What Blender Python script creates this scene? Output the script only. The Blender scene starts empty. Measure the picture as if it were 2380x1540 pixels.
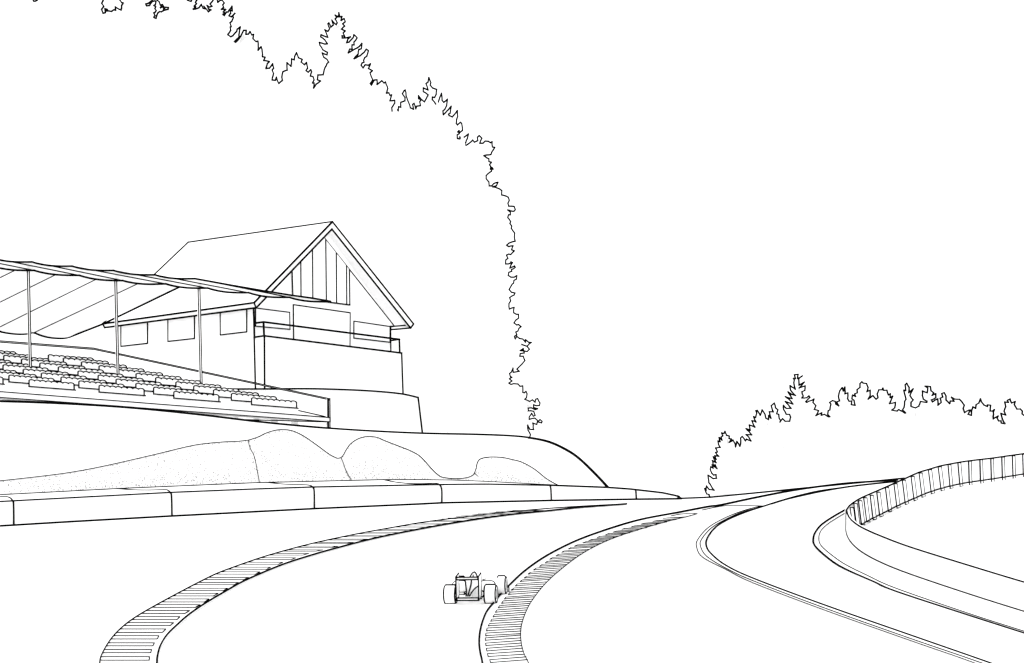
import bpy, math, random
from mathutils import Vector, Matrix
from mathutils.geometry import delaunay_2d_cdt
random.seed(7)
SC = bpy.context.scene
COL = SC.collection

# ------------------------------------------------------------------ camera
F, HV, EYE, ROLL = 2550.0, 1050.0, 4.5, 0.025      # focal length and horizon in units of a 2380 wide frame
CR, SR = math.cos(ROLL), math.sin(ROLL)
cam = bpy.data.cameras.new('camera')
cam.sensor_width = 36.0
cam.lens = F / 2380.0 * 36.0
cam.shift_y = (HV - 770.0) / 2380.0
cam.clip_start, cam.clip_end = 0.1, 20000
camo = bpy.data.objects.new('camera', cam)
COL.objects.link(camo)
camo.matrix_world = Matrix(((CR, SR, 0, 0), (0, 0, -1, 0), (-SR, CR, 0, EYE), (0, 0, 0, 1)))
SC.camera = camo

# ------------------------------------------------------------------ sky, sun, exposure (bright even overcast)
W = bpy.data.worlds.new('World'); SC.world = W
W.use_nodes = True
nt = W.node_tree
bg = nt.nodes['Background']
sky = nt.nodes.new('ShaderNodeTexSky')
sky.sky_type = 'NISHITA'; sky.sun_disc = False
sky.sun_elevation = math.radians(55); sky.sun_rotation = math.radians(200)
sky.dust_density = 5.0
veil = nt.nodes.new('ShaderNodeMix'); veil.data_type = 'RGBA'; veil.clamp_result = False
veil.inputs['Factor'].default_value = 0.9
veil.inputs['B'].default_value = (10, 10, 10, 1)       # white cloud cover in front of the clear sky
nt.links.new(sky.outputs['Color'], veil.inputs['A'])
nt.links.new(veil.outputs['Result'], bg.inputs['Color'])
bg.inputs['Strength'].default_value = 0.1
sun = bpy.data.lights.new('sun', 'SUN')
sun.energy = 0.5; sun.angle = math.radians(30); sun.color = (1, 0.98, 0.95)
suno = bpy.data.objects.new('sun', sun)
suno.rotation_euler = (math.radians(35), 0, math.radians(-20))
COL.objects.link(suno)
SC.view_settings.view_transform = 'Standard'
SC.view_settings.look = 'None'
SC.view_settings.exposure = 0.65
SC.view_settings.gamma = 1
SC.cycles.use_denoising = True
SC.cycles.denoiser = 'OPENIMAGEDENOISE'
SC.cycles.denoising_prefilter = 'ACCURATE'
SC.cycles.denoising_input_passes = 'RGB_ALBEDO_NORMAL'
SC.cycles.diffuse_bounces = 12
SC.cycles.max_bounces = 16
SC.cycles.filter_width = 1.4

# ------------------------------------------------------------------ projection helpers: picture point -> place
def ray(u, v):
    a, b = (u - 1190.0) / F, (HV - v) / F
    return a * CR + b * SR, -a * SR + b * CR
def at(u, v, Y):
    x, z = ray(u, v)
    return Vector((x * Y, Y, EYE + z * Y))
def gnd(u, v, z0=0.0):
    x, z = ray(u, v)
    t = (z0 - EYE) / z
    return Vector((x * t, t, z0))
class Wall:
    """vertical plane through two plan points; off(d) moves it away from the camera"""
    def __init__(s, p, q):
        s.p = Vector((p[0], p[1])); d = Vector((q[0], q[1])) - s.p
        s.d = d.normalized(); s.n = Vector((-s.d.y, s.d.x))
        if s.n.dot(s.p) < 0: s.n = -s.n
        s.c = s.n.dot(s.p)
    def off(s, k):
        w = Wall.__new__(Wall); w.p = s.p + s.n * k; w.d = s.d; w.n = s.n; w.c = s.c + k
        return w
    def hit(s, u, v):
        x, z = ray(u, v)
        t = s.c / (s.n.x * x + s.n.y)
        return Vector((x * t, t, EYE + z * t))
    def n3(s): return Vector((s.n.x, s.n.y, 0))
def lerp(a, b, t): return a + (b - a) * t
def interp(tab, x):
    if x <= tab[0][0]: i = 0
    elif x >= tab[-1][0]: i = len(tab) - 2
    else:
        i = 0
        while tab[i + 1][0] < x: i += 1
    (x0, y0), (x1, y1) = tab[i], tab[i + 1]
    return y0 + (y1 - y0) * (x - x0) / (x1 - x0)
def T(ox, oy, s, pts): return [(ox + x * s, oy + y * s) for x, y in pts]
def smooth(pts, n=6):
    out = []
    for i in range(len(pts) - 1):
        p0, p1, p2, p3 = pts[max(i - 1, 0)], pts[i], pts[i + 1], pts[min(i + 2, len(pts) - 1)]
        for k in range(n):
            t = k / n
            out.append(tuple(0.5 * (2 * b + (c - a) * t + (2 * a - 5 * b + 4 * c - d) * t * t + (3 * b - a - 3 * c + d) * t ** 3)
                             for a, b, c, d in zip(p0, p1, p2, p3)))
    out.append(tuple(pts[-1]))
    return out
def resample(pts, n):
    L = [0.0]
    for a, b in zip(pts, pts[1:]): L.append(L[-1] + math.dist(a, b))
    out, i = [], 0
    for k in range(n):
        s = L[-1] * k / (n - 1)
        while i < len(L) - 2 and L[i + 1] < s: i += 1
        t = (s - L[i]) / max(L[i + 1] - L[i], 1e-9)
        out.append(tuple(lerp(a, b, t) for a, b in zip(pts[i], pts[i + 1])))
    return out

# ------------------------------------------------------------------ materials: near white surfaces, black inked edging
def white(name, lo=0.92, hi=0.95, scale=3.0, rough=0.9, translucent=0.0):
    m = bpy.data.materials.new(name); m.use_nodes = True
    t = m.node_tree; b = t.nodes['Principled BSDF']
    tc = t.nodes.new('ShaderNodeTexCoord'); no = t.nodes.new('ShaderNodeTexNoise'); ra = t.nodes.new('ShaderNodeValToRGB')
    no.inputs['Scale'].default_value = scale; no.inputs['Detail'].default_value = 5
    ra.color_ramp.elements[0].position = 0.35; ra.color_ramp.elements[0].color = (lo, lo, lo, 1)
    ra.color_ramp.elements[1].position = 0.65; ra.color_ramp.elements[1].color = (hi, hi, hi, 1)
    t.links.new(tc.outputs['Object'], no.inputs['Vector']); t.links.new(no.outputs['Fac'], ra.inputs['Fac'])
    t.links.new(ra.outputs['Color'], b.inputs['Base Color'])
    b.inputs['Roughness'].default_value = rough; b.inputs['Specular IOR Level'].default_value = 0.1
    if translucent:
        tr = t.nodes.new('ShaderNodeBsdfTranslucent'); mx = t.nodes.new('ShaderNodeMixShader')
        mx.inputs[0].default_value = translucent
        t.links.new(ra.outputs['Color'], tr.inputs['Color'])
        t.links.new(b.outputs[0], mx.inputs[1]); t.links.new(tr.outputs[0], mx.inputs[2])
        t.links.new(mx.outputs[0], t.nodes['Material Output'].inputs['Surface'])
    return m
def ink_material():
    m = bpy.data.materials.new('black_edging'); m.use_nodes = True
    t = m.node_tree; b = t.nodes['Principled BSDF']
    no = t.nodes.new('ShaderNodeTexNoise'); ra = t.nodes.new('ShaderNodeValToRGB')
    ra.color_ramp.elements[0].color = (0, 0, 0, 1); ra.color_ramp.elements[1].color = (0.004, 0.004, 0.004, 1)
    t.links.new(no.outputs['Fac'], ra.inputs['Fac']); t.links.new(ra.outputs['Color'], b.inputs['Base Color'])
    b.inputs['Roughness'].default_value = 1.0; b.inputs['Specular IOR Level'].default_value = 0.0
    return m
def stipple_material():
    m = white('stippled_leaf', 0.92, 0.95, 2.0)
    t = m.node_tree; b = t.nodes['Principled BSDF']
    tc = t.nodes.new('ShaderNodeTexCoord'); vo = t.nodes.new('ShaderNodeTexVoronoi'); no = t.nodes.new('ShaderNodeTexNoise')
    vo.inputs['Scale'].default_value = 6.5; no.inputs['Scale'].default_value = 5.0
    ra = t.nodes.new('ShaderNodeValToRGB'); r2 = t.nodes.new('ShaderNodeValToRGB'); mu = t.nodes.new('ShaderNodeMath'); mu.operation = 'MULTIPLY'
    ra.color_ramp.elements[0].position = 0.27; ra.color_ramp.elements[0].color = (1, 1, 1, 1)
    ra.color_ramp.elements[1].position = 0.36; ra.color_ramp.elements[1].color = (0, 0, 0, 1)
    r2.color_ramp.elements[0].position = 0.43; r2.color_ramp.elements[1].position = 0.51
    mx = t.nodes.new('ShaderNodeMix'); mx.data_type = 'RGBA'
    old = b.inputs['Base Color'].links[0].from_socket
    t.links.new(tc.outputs['Object'], vo.inputs['Vector']); t.links.new(tc.outputs['Object'], no.inputs['Vector'])
    t.links.new(vo.outputs['Distance'], ra.inputs['Fac']); t.links.new(no.outputs['Fac'], r2.inputs['Fac'])
    t.links.new(ra.outputs['Color'], mu.inputs[0]); t.links.new(r2.outputs['Color'], mu.inputs[1])
    t.links.new(mu.outputs[0], mx.inputs['Factor']); t.links.new(old, mx.inputs['A'])
    mx.inputs['B'].default_value = (0.2, 0.2, 0.2, 1)
    t.links.new(mx.outputs['Result'], b.inputs['Base Color'])
    return m
INK = ink_material()
M = dict(ground=white('pale_ground', scale=0.4), asphalt=white('pale_asphalt', 0.92, 0.95, 6), kerb=white('kerb_concrete', scale=4),
         concrete=white('barrier_concrete', scale=2), steel=white('painted_steel', 0.92, 0.95, 8, 0.6), wall=white('render_plaster', 0.92, 0.95, 2),
         tile=white('roof_tile', 0.92, 0.95, 5), timber=white('painted_timber', 0.92, 0.95, 9), glass=white('blank_glazing', 0.92, 0.95, 1, 0.5),
         fabric=white('awning_fabric', 0.93, 0.96, 4, 0.9, 0.6), plastic=white('seat_plastic', 0.92, 0.95, 10, 0.6),
         leaf=white('pale_foliage', 0.92, 0.95, 1.5), bark=white('pale_bark', 0.9, 0.94, 4), stip=stipple_material(),
         paint=white('car_paint', 0.92, 0.95, 12, 0.5), rubber=white('tyre_rubber', 0.92, 0.95, 14), bank=white('embankment_turf', scale=0.8))

# ------------------------------------------------------------------ mesh builder
S = 2.0                                                     # edging weight
class MB:
    def __init__(s): s.v, s.f, s.m = [], [], []
    def poly(s, pts, mi=0):
        k = len(s.v); s.v += [Vector(p) for p in pts]; s.f.append(list(range(k, k + len(pts)))); s.m.append(mi)
    def strip(s, A, B, mi=0):
        k = len(s.v); n = len(A); s.v += [Vector(p) for p in A] + [Vector(p) for p in B]
        for i in range(n - 1): s.f.append([k + i, k + i + 1, k + n + i + 1, k + n + i]); s.m.append(mi)
    def loft(s, rings, closed=True, caps=True, mi=0):
        k = len(s.v); n = len(rings[0])
        for r in rings: s.v += [Vector(p) for p in r]
        for j in range(len(rings) - 1):
            for i in range(n if closed else n - 1):
                a, b = k + j * n + i, k + j * n + (i + 1) % n
                s.f.append([a, b, b + n, a + n]); s.m.append(mi)
        if caps:
            s.f.append([k + i for i in range(n)][::-1]); s.m.append(mi)
            s.f.append([k + (len(rings) - 1) * n + i for i in range(n)]); s.m.append(mi)
    def prism(s, pts, d, mi=0):
        d = Vector(d); s.loft([[Vector(p) for p in pts], [Vector(p) + d for p in pts]], mi=mi)
    def box(s, x0, x1, y0, y1, z0, z1, mi=0):
        s.prism([(x0, y0, z0), (x1, y0, z0), (x1, y1, z0), (x0, y1, z0)], (0, 0, z1 - z0), mi)
    def ink(s, pts, w=2.0, rad=None, closed=False, lift=0.0):
        """a raised black edging bead along a run of points"""
        P = [Vector(p) for p in pts]
        if closed: P.append(P[0])
        for a, b in zip(P, P[1:]):
            d = b - a
            if d.length < 1e-5: continue
            d.normalize()
            e = Vector((0, 0, 1)) if abs(d.z) < 0.9 else Vector((1, 0, 0))
            x = d.cross(e).normalized(); y = d.cross(x)
            ra = rad or w * S / 2 * max(a.y, 5) / F; rb = rad or w * S / 2 * max(b.y, 5) / F
            A, B = a - d * ra * 0.6 + Vector((0, 0, ra * lift)), b + d * rb * 0.6 + Vector((0, 0, rb * lift))
            R0 = [A + (x * math.cos(q) + y * math.sin(q)) * ra for q in [i * math.pi / 3 for i in range(6)]]
            R1 = [B + (x * math.cos(q) + y * math.sin(q)) * rb for q in [i * math.pi / 3 for i in range(6)]]
            s.loft([R0, R1], mi=1)
    def fill(s, px, fn, mi=0):
        """flat sheet over a picture-space polygon mapped by fn"""
        V, E, Fc = delaunay_2d_cdt([Vector(p) for p in px], [], [list(range(len(px)))], 1, 1e-4)[:3]
        k = len(s.v); s.v += [fn(p.x, p.y) for p in V]
        for f in Fc: s.f.append([k + i for i in f]); s.m.append(mi)
    def build(s, name, mat, parent=None, M4=None):
        me = bpy.data.meshes.new(name)
        o = bpy.data.objects.new(name, me)
        org = Vector((0, 0, 0))
        if parent is not None:
            q = parent
            while q is not None: org = org + q.location; q = q.parent
        V = [(M4 @ p if M4 else p) - org for p in s.v]
        me.from_pydata([tuple(p) for p in V], [], s.f)
        me.materials.append(M[mat]); me.materials.append(INK)
        me.polygons.foreach_set('material_index', s.m)
        me.update()
        COL.objects.link(o)
        if parent is not None: o.parent = parent
        return o
def tag(o, label, cat=None, group=None, kind=None):
    o['label'] = label
    if cat: o['category'] = cat
    if group: o['group'] = group
    if kind: o['kind'] = kind
    return o
def thing(name, loc, label, cat, group=None):
    o = bpy.data.objects.new(name, None); COL.objects.link(o); o.location = loc; o.empty_display_size = 0.3
    return tag(o, label, cat, group)
def inside(p, poly):
    c = False; j = len(poly) - 1
    for i in range(len(poly)):
        (xi, yi), (xj, yj) = poly[i], poly[j]
        if (yi > p[1]) != (yj > p[1]) and p[0] < (xj - xi) * (p[1] - yi) / (yj - yi) + xi: c = not c
        j = i
    return c
def edge_dist(p, poly):
    best = 1e9
    for i in range(len(poly)):
        ax, ay = poly[i - 1]; bx, by = poly[i]
        dx, dy = bx - ax, by - ay; L = dx * dx + dy * dy
        t = 0 if L < 1e-9 else max(0, min(1, ((p[0] - ax) * dx + (p[1] - ay) * dy) / L))
        best = min(best, math.hypot(p[0] - ax - t * dx, p[1] - ay - t * dy))
    return best
def mound(mb, poly, depth, thick, step=12, back=None):
    """rounded body with the given outline at the depth depth(u), swelling by thick metres"""
    x0, x1 = min(p[0] for p in poly), max(p[0] for p in poly); y0, y1 = min(p[1] for p in poly), max(p[1] for p in poly)
    pts = [Vector(p) for p in poly]; n = len(pts)
    y = y0 + step / 2; row = 0
    while y < y1:
        x = x0 + step * (0.5 if row % 2 else 0.25)
        while x < x1:
            if inside((x, y), poly) and edge_dist((x, y), poly) > step * 0.55: pts.append(Vector((x, y)))
            x += step
        y += step * 0.9; row += 1
    V, E, Fc = delaunay_2d_cdt(pts, [], [list(range(n))], 1, 1e-4)[:3]
    D = [edge_dist(p, poly) for p in V]; dm = max(D) or 1
    k = len(mb.v)
    for side in (-1, 1):
        for p, d in zip(V, D):
            q = at(p.x, p.y, depth(p.x)); t = .04 + thick * (1 - (1 - d / dm) ** 1.5) * (0.92 + 0.08 * math.sin(p.x * 0.9) * math.cos(p.y * 0.7))
            q.y += side * t * (1 if side < 0 or back is None else back); mb.v.append(q)
    nv = len(V)
    for f in Fc:
        mb.f.append([k + i for i in f]); mb.m.append(0)
        mb.f.append([k + nv + i for i in reversed(f)]); mb.m.append(0)

# ------------------------------------------------------------------ ground, track, kerbs, service road
g = MB(); g.poly([(-4000, -300, 0), (4000, -300, 0), (4000, 6000, 0), (-4000, 6000, 0)])
tag(g.build('ground', 'ground'), 'flat pale open ground around the race track', kind='structure')

BASE = [(-260, 1238), (0, 1223), (175, 1212.5), (400, 1200), (730, 1183), (980, 1172), (1027, 1169.5), (1281, 1164), (1479, 1161), (1575, 1160), (1650, 1157)]
FAR = [(1650, 1157), (1760, 1146.5), (1900, 1132.5), (2101, 1112.8)]
def barY(u): return gnd(u, interp(BASE, u)).y

out1 = [(228, 1575)] + T(175, 1155, .25, [(227, 1540), (240, 1480), (288, 1386), (357, 1290), (455, 1195), (570, 1112), (718, 1025), (858, 948), (1000, 872), (1148, 795), (1312, 715), (1478, 652), (1675, 583), (1862, 525), (2120, 455), (2380, 395)]) \
    + [(840, 1239.5), (910, 1227), (980, 1215), (1080, 1202), (1180, 1190.75), (1280, 1182), (1355, 1177), (1456, 1171.8)]
inn1 = [(366, 1580)] + T(175, 1155, .25, [(760, 1540), (765, 1480), (790, 1390), (850, 1290), (950, 1190), (1060, 1095), (1200, 998), (1390, 885), (1550, 795), (1750, 705), (1950, 625), (2150, 560), (2380, 493)]) \
    + [(870, 1252.5), (980, 1230), (1080, 1212.5), (1180, 1198), (1280, 1187.8), (1355, 1180), (1456, 1172.5)]
lef2 = [(1130, 1600), (1121, 1540)] + T(1050, 1155, .25, [(265, 1450), (255, 1370), (258, 1290), (272, 1210), (297, 1130), (330, 1060), (392, 985), (452, 912), (525, 835), (650, 715), (800, 602), (960, 507), (1180, 402), (1450, 305), (1750, 217), (2100, 150), (2380, 96)]) \
    + [(1675, 1175), (1760, 1157), (1850, 1140), (1950, 1126.5), (2020, 1121), (2085, 1117)]
rig2 = [(1252, 1600), (1228, 1540)] + T(1050, 1155, .25, [(675, 1464), (651, 1384), (641, 1300), (644, 1220), (657, 1160), (688, 1073), (730, 991), (784, 912), (848, 832), (928, 750), (1012, 678), (1096, 610), (1187, 545), (1283, 487), (1400, 428), (1535, 372), (1685, 322), (1850, 272), (2030, 222), (2190, 183), (2282, 157)])
R8 = 0.33824
def t8(p): return T(1575, 1085, R8, p)
l3a = [(2480, 1606)] + t8([(2130, 1345), (1600, 1160), (1000, 950), (520, 770), (330, 680), (230, 600), (197, 545), (205, 490), (260, 420), (350, 365), (470, 315), (600, 272), (740, 228), (880, 195), (1000, 170), (1200, 137), (1500, 104)])
l3b = [(2462, 1608)] + t8([(2080, 1345), (1600, 1180), (1000, 967), (520, 784), (330, 696), (200, 615), (157, 545), (165, 497), (230, 422), (330, 362), (450, 310), (605, 268), (740, 222), (870, 187), (1000, 160), (1250, 127)])
l3c = [(2446, 1610)] + t8([(2030, 1345), (1600, 1195), (1000, 982), (520, 799), (330, 706), (170, 620), (130, 548), (140, 497), (210, 418), (320, 354), (430, 309), (530, 280), (605, 268)])
l4 = [(2520, 1518)] + t8([(2380, 1147), (2000, 1025), (1500, 860), (1350, 795), (1180, 720), (1080, 665), (985, 590), (940, 540), (932, 505), (940, 465), (970, 420), (1010, 385), (1080, 340), (1165, 292)])
l4b = [(2520, 1512)] + t8([(2380, 1130), (2000, 1008), (1500, 835), (1300, 745), (1150, 670), (1050, 600), (985, 540), (970, 490), (985, 440), (1030, 395), (1090, 355), (1160, 313)])

so1, si1, sl2, sr2 = smooth(out1), smooth(inn1), smooth(lef2), smooth(rig2)
s3a, s3b, s3c, s4, s4b = smooth(l3a), smooth(l3b), smooth(l3c), smooth(l4), smooth(l4b)
GZ = lambda z: (lambda u, v: gnd(u, v, z))
# race track between the two striped kerbs, on to the far straight
tr = MB()
tr.fill([(366, 1700)] + si1 + [(1560, 1163)] + FAR + list(reversed(sl2)) + [(1140, 1700)], GZ(0.006))
tr.ink([gnd(u, v, 0.01) for u, v in [(1583, 1159.6)] + FAR], 2.16, lift=.9)
tr.ink([gnd(u, v, 0.01) for u, v in sl2[-56:]], 2.45, lift=.9)
tag(tr.build('race_track', 'asphalt'), 'pale race track sweeping between two striped kerbs', kind='structure')
# service road round the hairpin
ro = MB()
ro.fill([(2700, 1690)] + s3a + [(2060, 1135), (2000, 1160)] + list(reversed(s4)) + [(2700, 1580)], GZ(0.006))
ro.ink([gnd(u, v, 0.01) for u, v in s3a], 2.16, lift=.9)
ro.ink([gnd(u, v, 0.01) for u, v in s4], 2.30, lift=.9)
tag(ro.build('service_road', 'asphalt'), 'narrow pale road bending round a hairpin beside the guardrail', kind='structure')
def kerb(A, B, za, zb, n=90):
    a, b = resample(A, n), resample(B, n)
    k = MB()
    top = [gnd(u, v, za) for u, v in a], [gnd(u, v, zb) for u, v in b]
    k.strip(*top)
    k.strip([gnd(*p, za) - Vector((0, 0, za + .02)) for p in a], top[0])
    k.strip([gnd(*p, zb) - Vector((0, 0, zb + .02)) for p in b], top[1])
    return k
k = kerb(so1, si1, .05, .05)
k.ink([gnd(u, v, .052) for u, v in so1], 1.58, lift=.9); k.ink([gnd(u, v, .052) for u, v in si1], 2.30, lift=.9)
ST1 = [(1487, 240, 690, 1519, 232, 687), (1420, 268, 709, 1450, 255, 700), (1358, 305, 735, 1386, 288, 720), (1292, 357, 778, 1322, 333, 760), (1229, 418, 842, 1262, 385, 808),
       (1171, 490, 913, 1198, 455, 880), (1115, 570, 973, 1143, 530, 943), (1058, 662, 1062, 1085, 620, 1018), (1004, 757, 1160, 1028, 718, 1115), (950, 858, 1243, 978, 805, 1200),
       (897, 955, 1327, 922, 912, 1283), (850, 1042, 1415, 873, 1000, 1375), (797, 1148, 1515, 818, 1105, 1475), (750, 1245, 1610, 770, 1200, 1565), (698, 1365, 1717, 719, 1312, 1675),
       (654, 1478, 1815, 674, 1425, 1777), (608, 1603, 1930, 627, 1550, 1887), (567, 1730, 2048, 583, 1675, 2010), (527, 1862, 2170, 542, 1810, 2115), (493, 1990, 2300, 506, 1940, 2237)]
ST1b = [(462, 8, 263, 472, -30, 220), (435, 128, 375, 443, 90, 330), (411, 235, 480, 419, 195, 435), (387, 350, 592, 396, 300, 550), (364, 462, 702, 374, 415, 660), (342, 585, 823, 350, 535, 780),
        (317, 720, 958, 326, 660, 910), (297, 825, 1068, 305, 780, 1020), (279, 930, 1158, 285, 890, 1110), (259, 1055, 1318, 266, 1010, 1250), (243, 1150, 1435, 250, 1110, 1380),
        (228, 1270, 1535, 234, 1230, 1480), (214, 1400, 1665, 219, 1350, 1600), (205, 1520, 1740, 208, 1480, 1700)]
for lst, ox, oy, sc in ((ST1, 175, 1155, .25), (ST1b, 700, 1120, .32353)):
    for yt, xa, xb, yb, xc, xd in lst:
        q = T(ox, oy, sc, [(xa, yt), (xb, yt), (xd, yb), (xc, yb)])
        k.ink([gnd(u, v, .054) for u, v in q], lerp(1.25, .75, max(0, min(1, (gnd(*q[1]).y - 32) / 45))), lift=.9)
tag(k.build('striped_kerb', 'kerb'), 'outer striped kerb nearest the concrete barrier', kind='structure')
k = kerb(sl2[:sl2.index(min(sl2, key=lambda p: math.dist(p, (1578, 1194.5))))], sr2, .012, .04)
k.ink([gnd(u, v, .014) for u, v in sl2[:-50]], 2.30, lift=.9); k.ink([gnd(u, v, .042) for u, v in sr2], 1.2, lift=.9)
k.ink([gnd(u, v, .03) for u, v in T(1050, 1155, .25, [(2282, 157), (2250, 155), (2200, 155), (2110, 163), (2040, 178)])], 1.15, lift=.9)
ST2 = [(352, 1516, 362, 1542, 692, 1488, 704, 1514), (331, 1460, 339, 1486, 662, 1436, 675, 1464), (320, 1410, 327, 1434, 651, 1384, 655, 1408), (314, 1362, 318, 1384, 643, 1336, 645, 1360), (310, 1314, 312, 1335, 641, 1286, 640, 1312),
       (317, 1269, 314, 1292, 641, 1248, 641, 1272), (328, 1222, 322, 1246, 646, 1204, 641, 1227), (350, 1180, 339, 1200, 657, 1160, 650, 1183), (372, 1139, 361, 1157, 670, 1117, 662, 1138), (395, 1097, 383, 1115, 688, 1073, 678, 1094),
       (420, 1053, 405, 1074, 706, 1032, 697, 1052), (445, 1013, 431, 1031, 730, 991, 717, 1011), (478, 969, 463, 991, 757, 951, 742, 972), (503, 934, 490, 949, 784, 912, 770, 930), (542, 888, 526, 909, 814, 870, 800, 888),
       (577, 849, 557, 866, 848, 832, 830, 850), (609, 811, 592, 828, 886, 791, 868, 810), (653, 774, 635, 788, 928, 750, 910, 768), (695, 740, 672, 755, 968, 714, 948, 733), (732, 702, 708, 719, 1012, 678, 990, 697),
       (785, 663, 760, 680, 1052, 642, 1032, 660), (840, 629, 816, 646, 1096, 610, 1074, 628), (890, 599, 868, 611, 1140, 576, 1120, 592), (937, 565, 909, 580, 1187, 545, 1164, 562), (995, 534, 968, 547, 1232, 514, 1210, 530),
       (1043, 503, 1022, 515, 1283, 487, 1258, 500), (1108, 471, 1084, 484, 1336, 455, 1315, 467), (1167, 446, 1142, 457, 1400, 428, 1378, 440), (1250, 416, 1217, 427, 1466, 400, 1440, 413), (1307, 394, 1274, 405, 1535, 372, 1505, 386),
       (1380, 366, 1350, 378, 1605, 345, 1580, 360), (1460, 340, 1430, 350, 1685, 322, 1655, 335), (1530, 317, 1502, 326, 1755, 300, 1730, 312), (1608, 292, 1580, 301, 1850, 272, 1815, 287), (1700, 268, 1670, 277, 1940, 245, 1905, 260),
       (1790, 243, 1760, 252, 2030, 222, 2000, 235), (1900, 220, 1868, 226, 2120, 200, 2085, 212), (2000, 195, 1962, 200, 2190, 183, 2160, 190)]
for a, b, c, d, e, f_, g_, h_ in ST2:
    q = T(1050, 1155, .25, [(e, f_), (a, b), (c, d), (g_, h_)])
    k.ink([gnd(u, v, .042) for u, v in q], lerp(1.25, .75, max(0, min(1, (gnd(*q[1]).y - 32) / 45))), lift=.9)
tag(k.build('striped_kerb', 'kerb'), 'inner striped kerb beside the racing car', kind='structure')
k = kerb(s3c, s3a[:len(s3a) - 28], .02, .03, 70)
k.ink([gnd(u, v, .022) for u, v in s3c], 1.15, lift=.9); k.ink([gnd(u, v, .03) for u, v in s3b], 1.15, lift=.9)
k.ink([gnd(u, v, .022) for u, v in smooth(t8([(605, 270), (500, 268), (400, 267), (320, 270), (240, 283), (170, 298)]))], 1.15, lift=.9)
tag(k.build('road_kerb', 'kerb'), 'low plain kerb round the tip of the infield', kind='structure')
k = kerb(s4, s4b, .02, .03, 60)
k.ink([gnd(u, v, .032) for u, v in s4b], 1.15, lift=.9)
tag(k.build('road_kerb', 'kerb'), 'low plain kerb between the service road and the guardrail', kind='structure')

# ------------------------------------------------------------------ stand planes, embankment
def plan(u, Y): x, _ = ray(u, HV - 0.0); return (x * Y, Y)
STAND = Wall(plan(0, 92), plan(577, 110))
CREST = [(-260, 926), (0, 932.5), (150, 938), (300, 947.5), (455, 963), (595, 980), (700, 990.5), (767, 996), (860, 1002), (982, 1007.5), (1100, 1010), (1180, 1013), (1228, 1017.5), (1275, 1027), (1315, 1045), (1345, 1065), (1380, 1098), (1412, 1131.5)]
def crestY(u):
    if u <= 767: return STAND.hit(u, 1000).y - 2.0
    a = STAND.hit(767, 1000).y - 2.0
    if u <= 1228: return a
    return lerp(a, barY(1412) + 3.2, (u - 1228) / (1412 - 1228))
bk = MB()
sc_ = smooth(CREST, 5)
top = [at(u, v, crestY(u)) for u, v in sc_]
foot = [Vector((gnd(u, interp(BASE, u)).x * (1 + 2.6 / barY(u)), barY(u) + 2.6, -0.05)) for u, v in sc_]
mid = [lerp(a, b, .55) + Vector((0, -.25, .35)) * min(1, b.z / 4) for a, b in zip(foot, top)]
rear = [Vector((p.x - 70 - max(0, p.x) * 4, p.y + 130, p.z - 0.3)) for p in top]
bk.strip(foot, mid); bk.strip(mid, top); bk.strip(top, rear)
bk.ink([p + Vector((0, 0, .02)) for p in top], 3.4)
tag(bk.build('embankment', 'bank'), 'smooth earth embankment below the grandstand and clubhouse', kind='structure')

# ------------------------------------------------------------------ concrete barrier sections
TF = [(-260, 1178.5), (0, 1165), (397.5, 1143.75), (595, 1135.75), (727.5, 1131.25), (1020, 1125.5), (1130, 1124.5), (1279, 1127.4), (1412, 1132.4), (1467, 1136.4), (1540, 1144.9), (1575, 1152.4), (1583, 1158.2)]
TB = [(-260, 1163), (0, 1150), (272.5, 1135.75), (595, 1122), (892.5, 1115), (980, 1115), (1050, 1116), (1105, 1118), (1280, 1127), (1412.5, 1132), (1467, 1136), (1540, 1144.5), (1575, 1152), (1583, 1157.8)]
JO = [[(0, 1154.5), (15, 1154.5), (25, 1158), (30, 1164), (32, 1172), (32.5, 1220)],
      [(272.5, 1135.75), (312, 1138.75), (350, 1139.2), (382, 1138.2), (391, 1140), (397, 1146), (399, 1154), (400, 1199)],
      T(455, 805, .25, [(660, 1265), (770, 1278), (880, 1285), (1000, 1287), (1060, 1293), (1090, 1310), (1102, 1350), (1103, 1510)]),
      T(455, 805, .25, [(1750, 1240), (1850, 1262), (1980, 1275), (2100, 1277), (2200, 1273), (2250, 1277), (2278, 1300), (2288, 1350), (2287, 1460)]),
      [(1279, 1128.2), (1280.5, 1140), (1281.5, 1163.5)], [(1477.5, 1138.3), (1478.2, 1149), (1479, 1160.5)], [(1575, 1152.4), (1581, 1154), (1583, 1159)]]
SEG = [(-260, 32.5), (32.5, 400), (400, 730.6), (730.6, 1027), (1027, 1281), (1281, 1479), (1479, 1583)]
SEGL = ['concrete barrier section cut off by the picture edge, before the longest section',
        'longest concrete barrier section, in front of the long low bush',
        'concrete barrier section in front of the tallest bush',
        'concrete barrier section in front of the bush with a long sloping tail',
        'concrete barrier section in front of the smallest bush',
        'short plain concrete barrier section where the embankment crest comes down',
        'tapering last section of the concrete barrier']
def bar_front(u, v):
    """point on the front or top face of the barrier"""
    Y = barY(u); f, b = interp(TF, u), interp(TB, u)
    if v >= f: return at(u, v, Y + 0.15 * (interp(BASE, u) - v) / (interp(BASE, u) - f + 1e-6))
    return at(u, v, Y + 0.15 + 1.45 * (f - v) / max(f - b, 1e-6))
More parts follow.
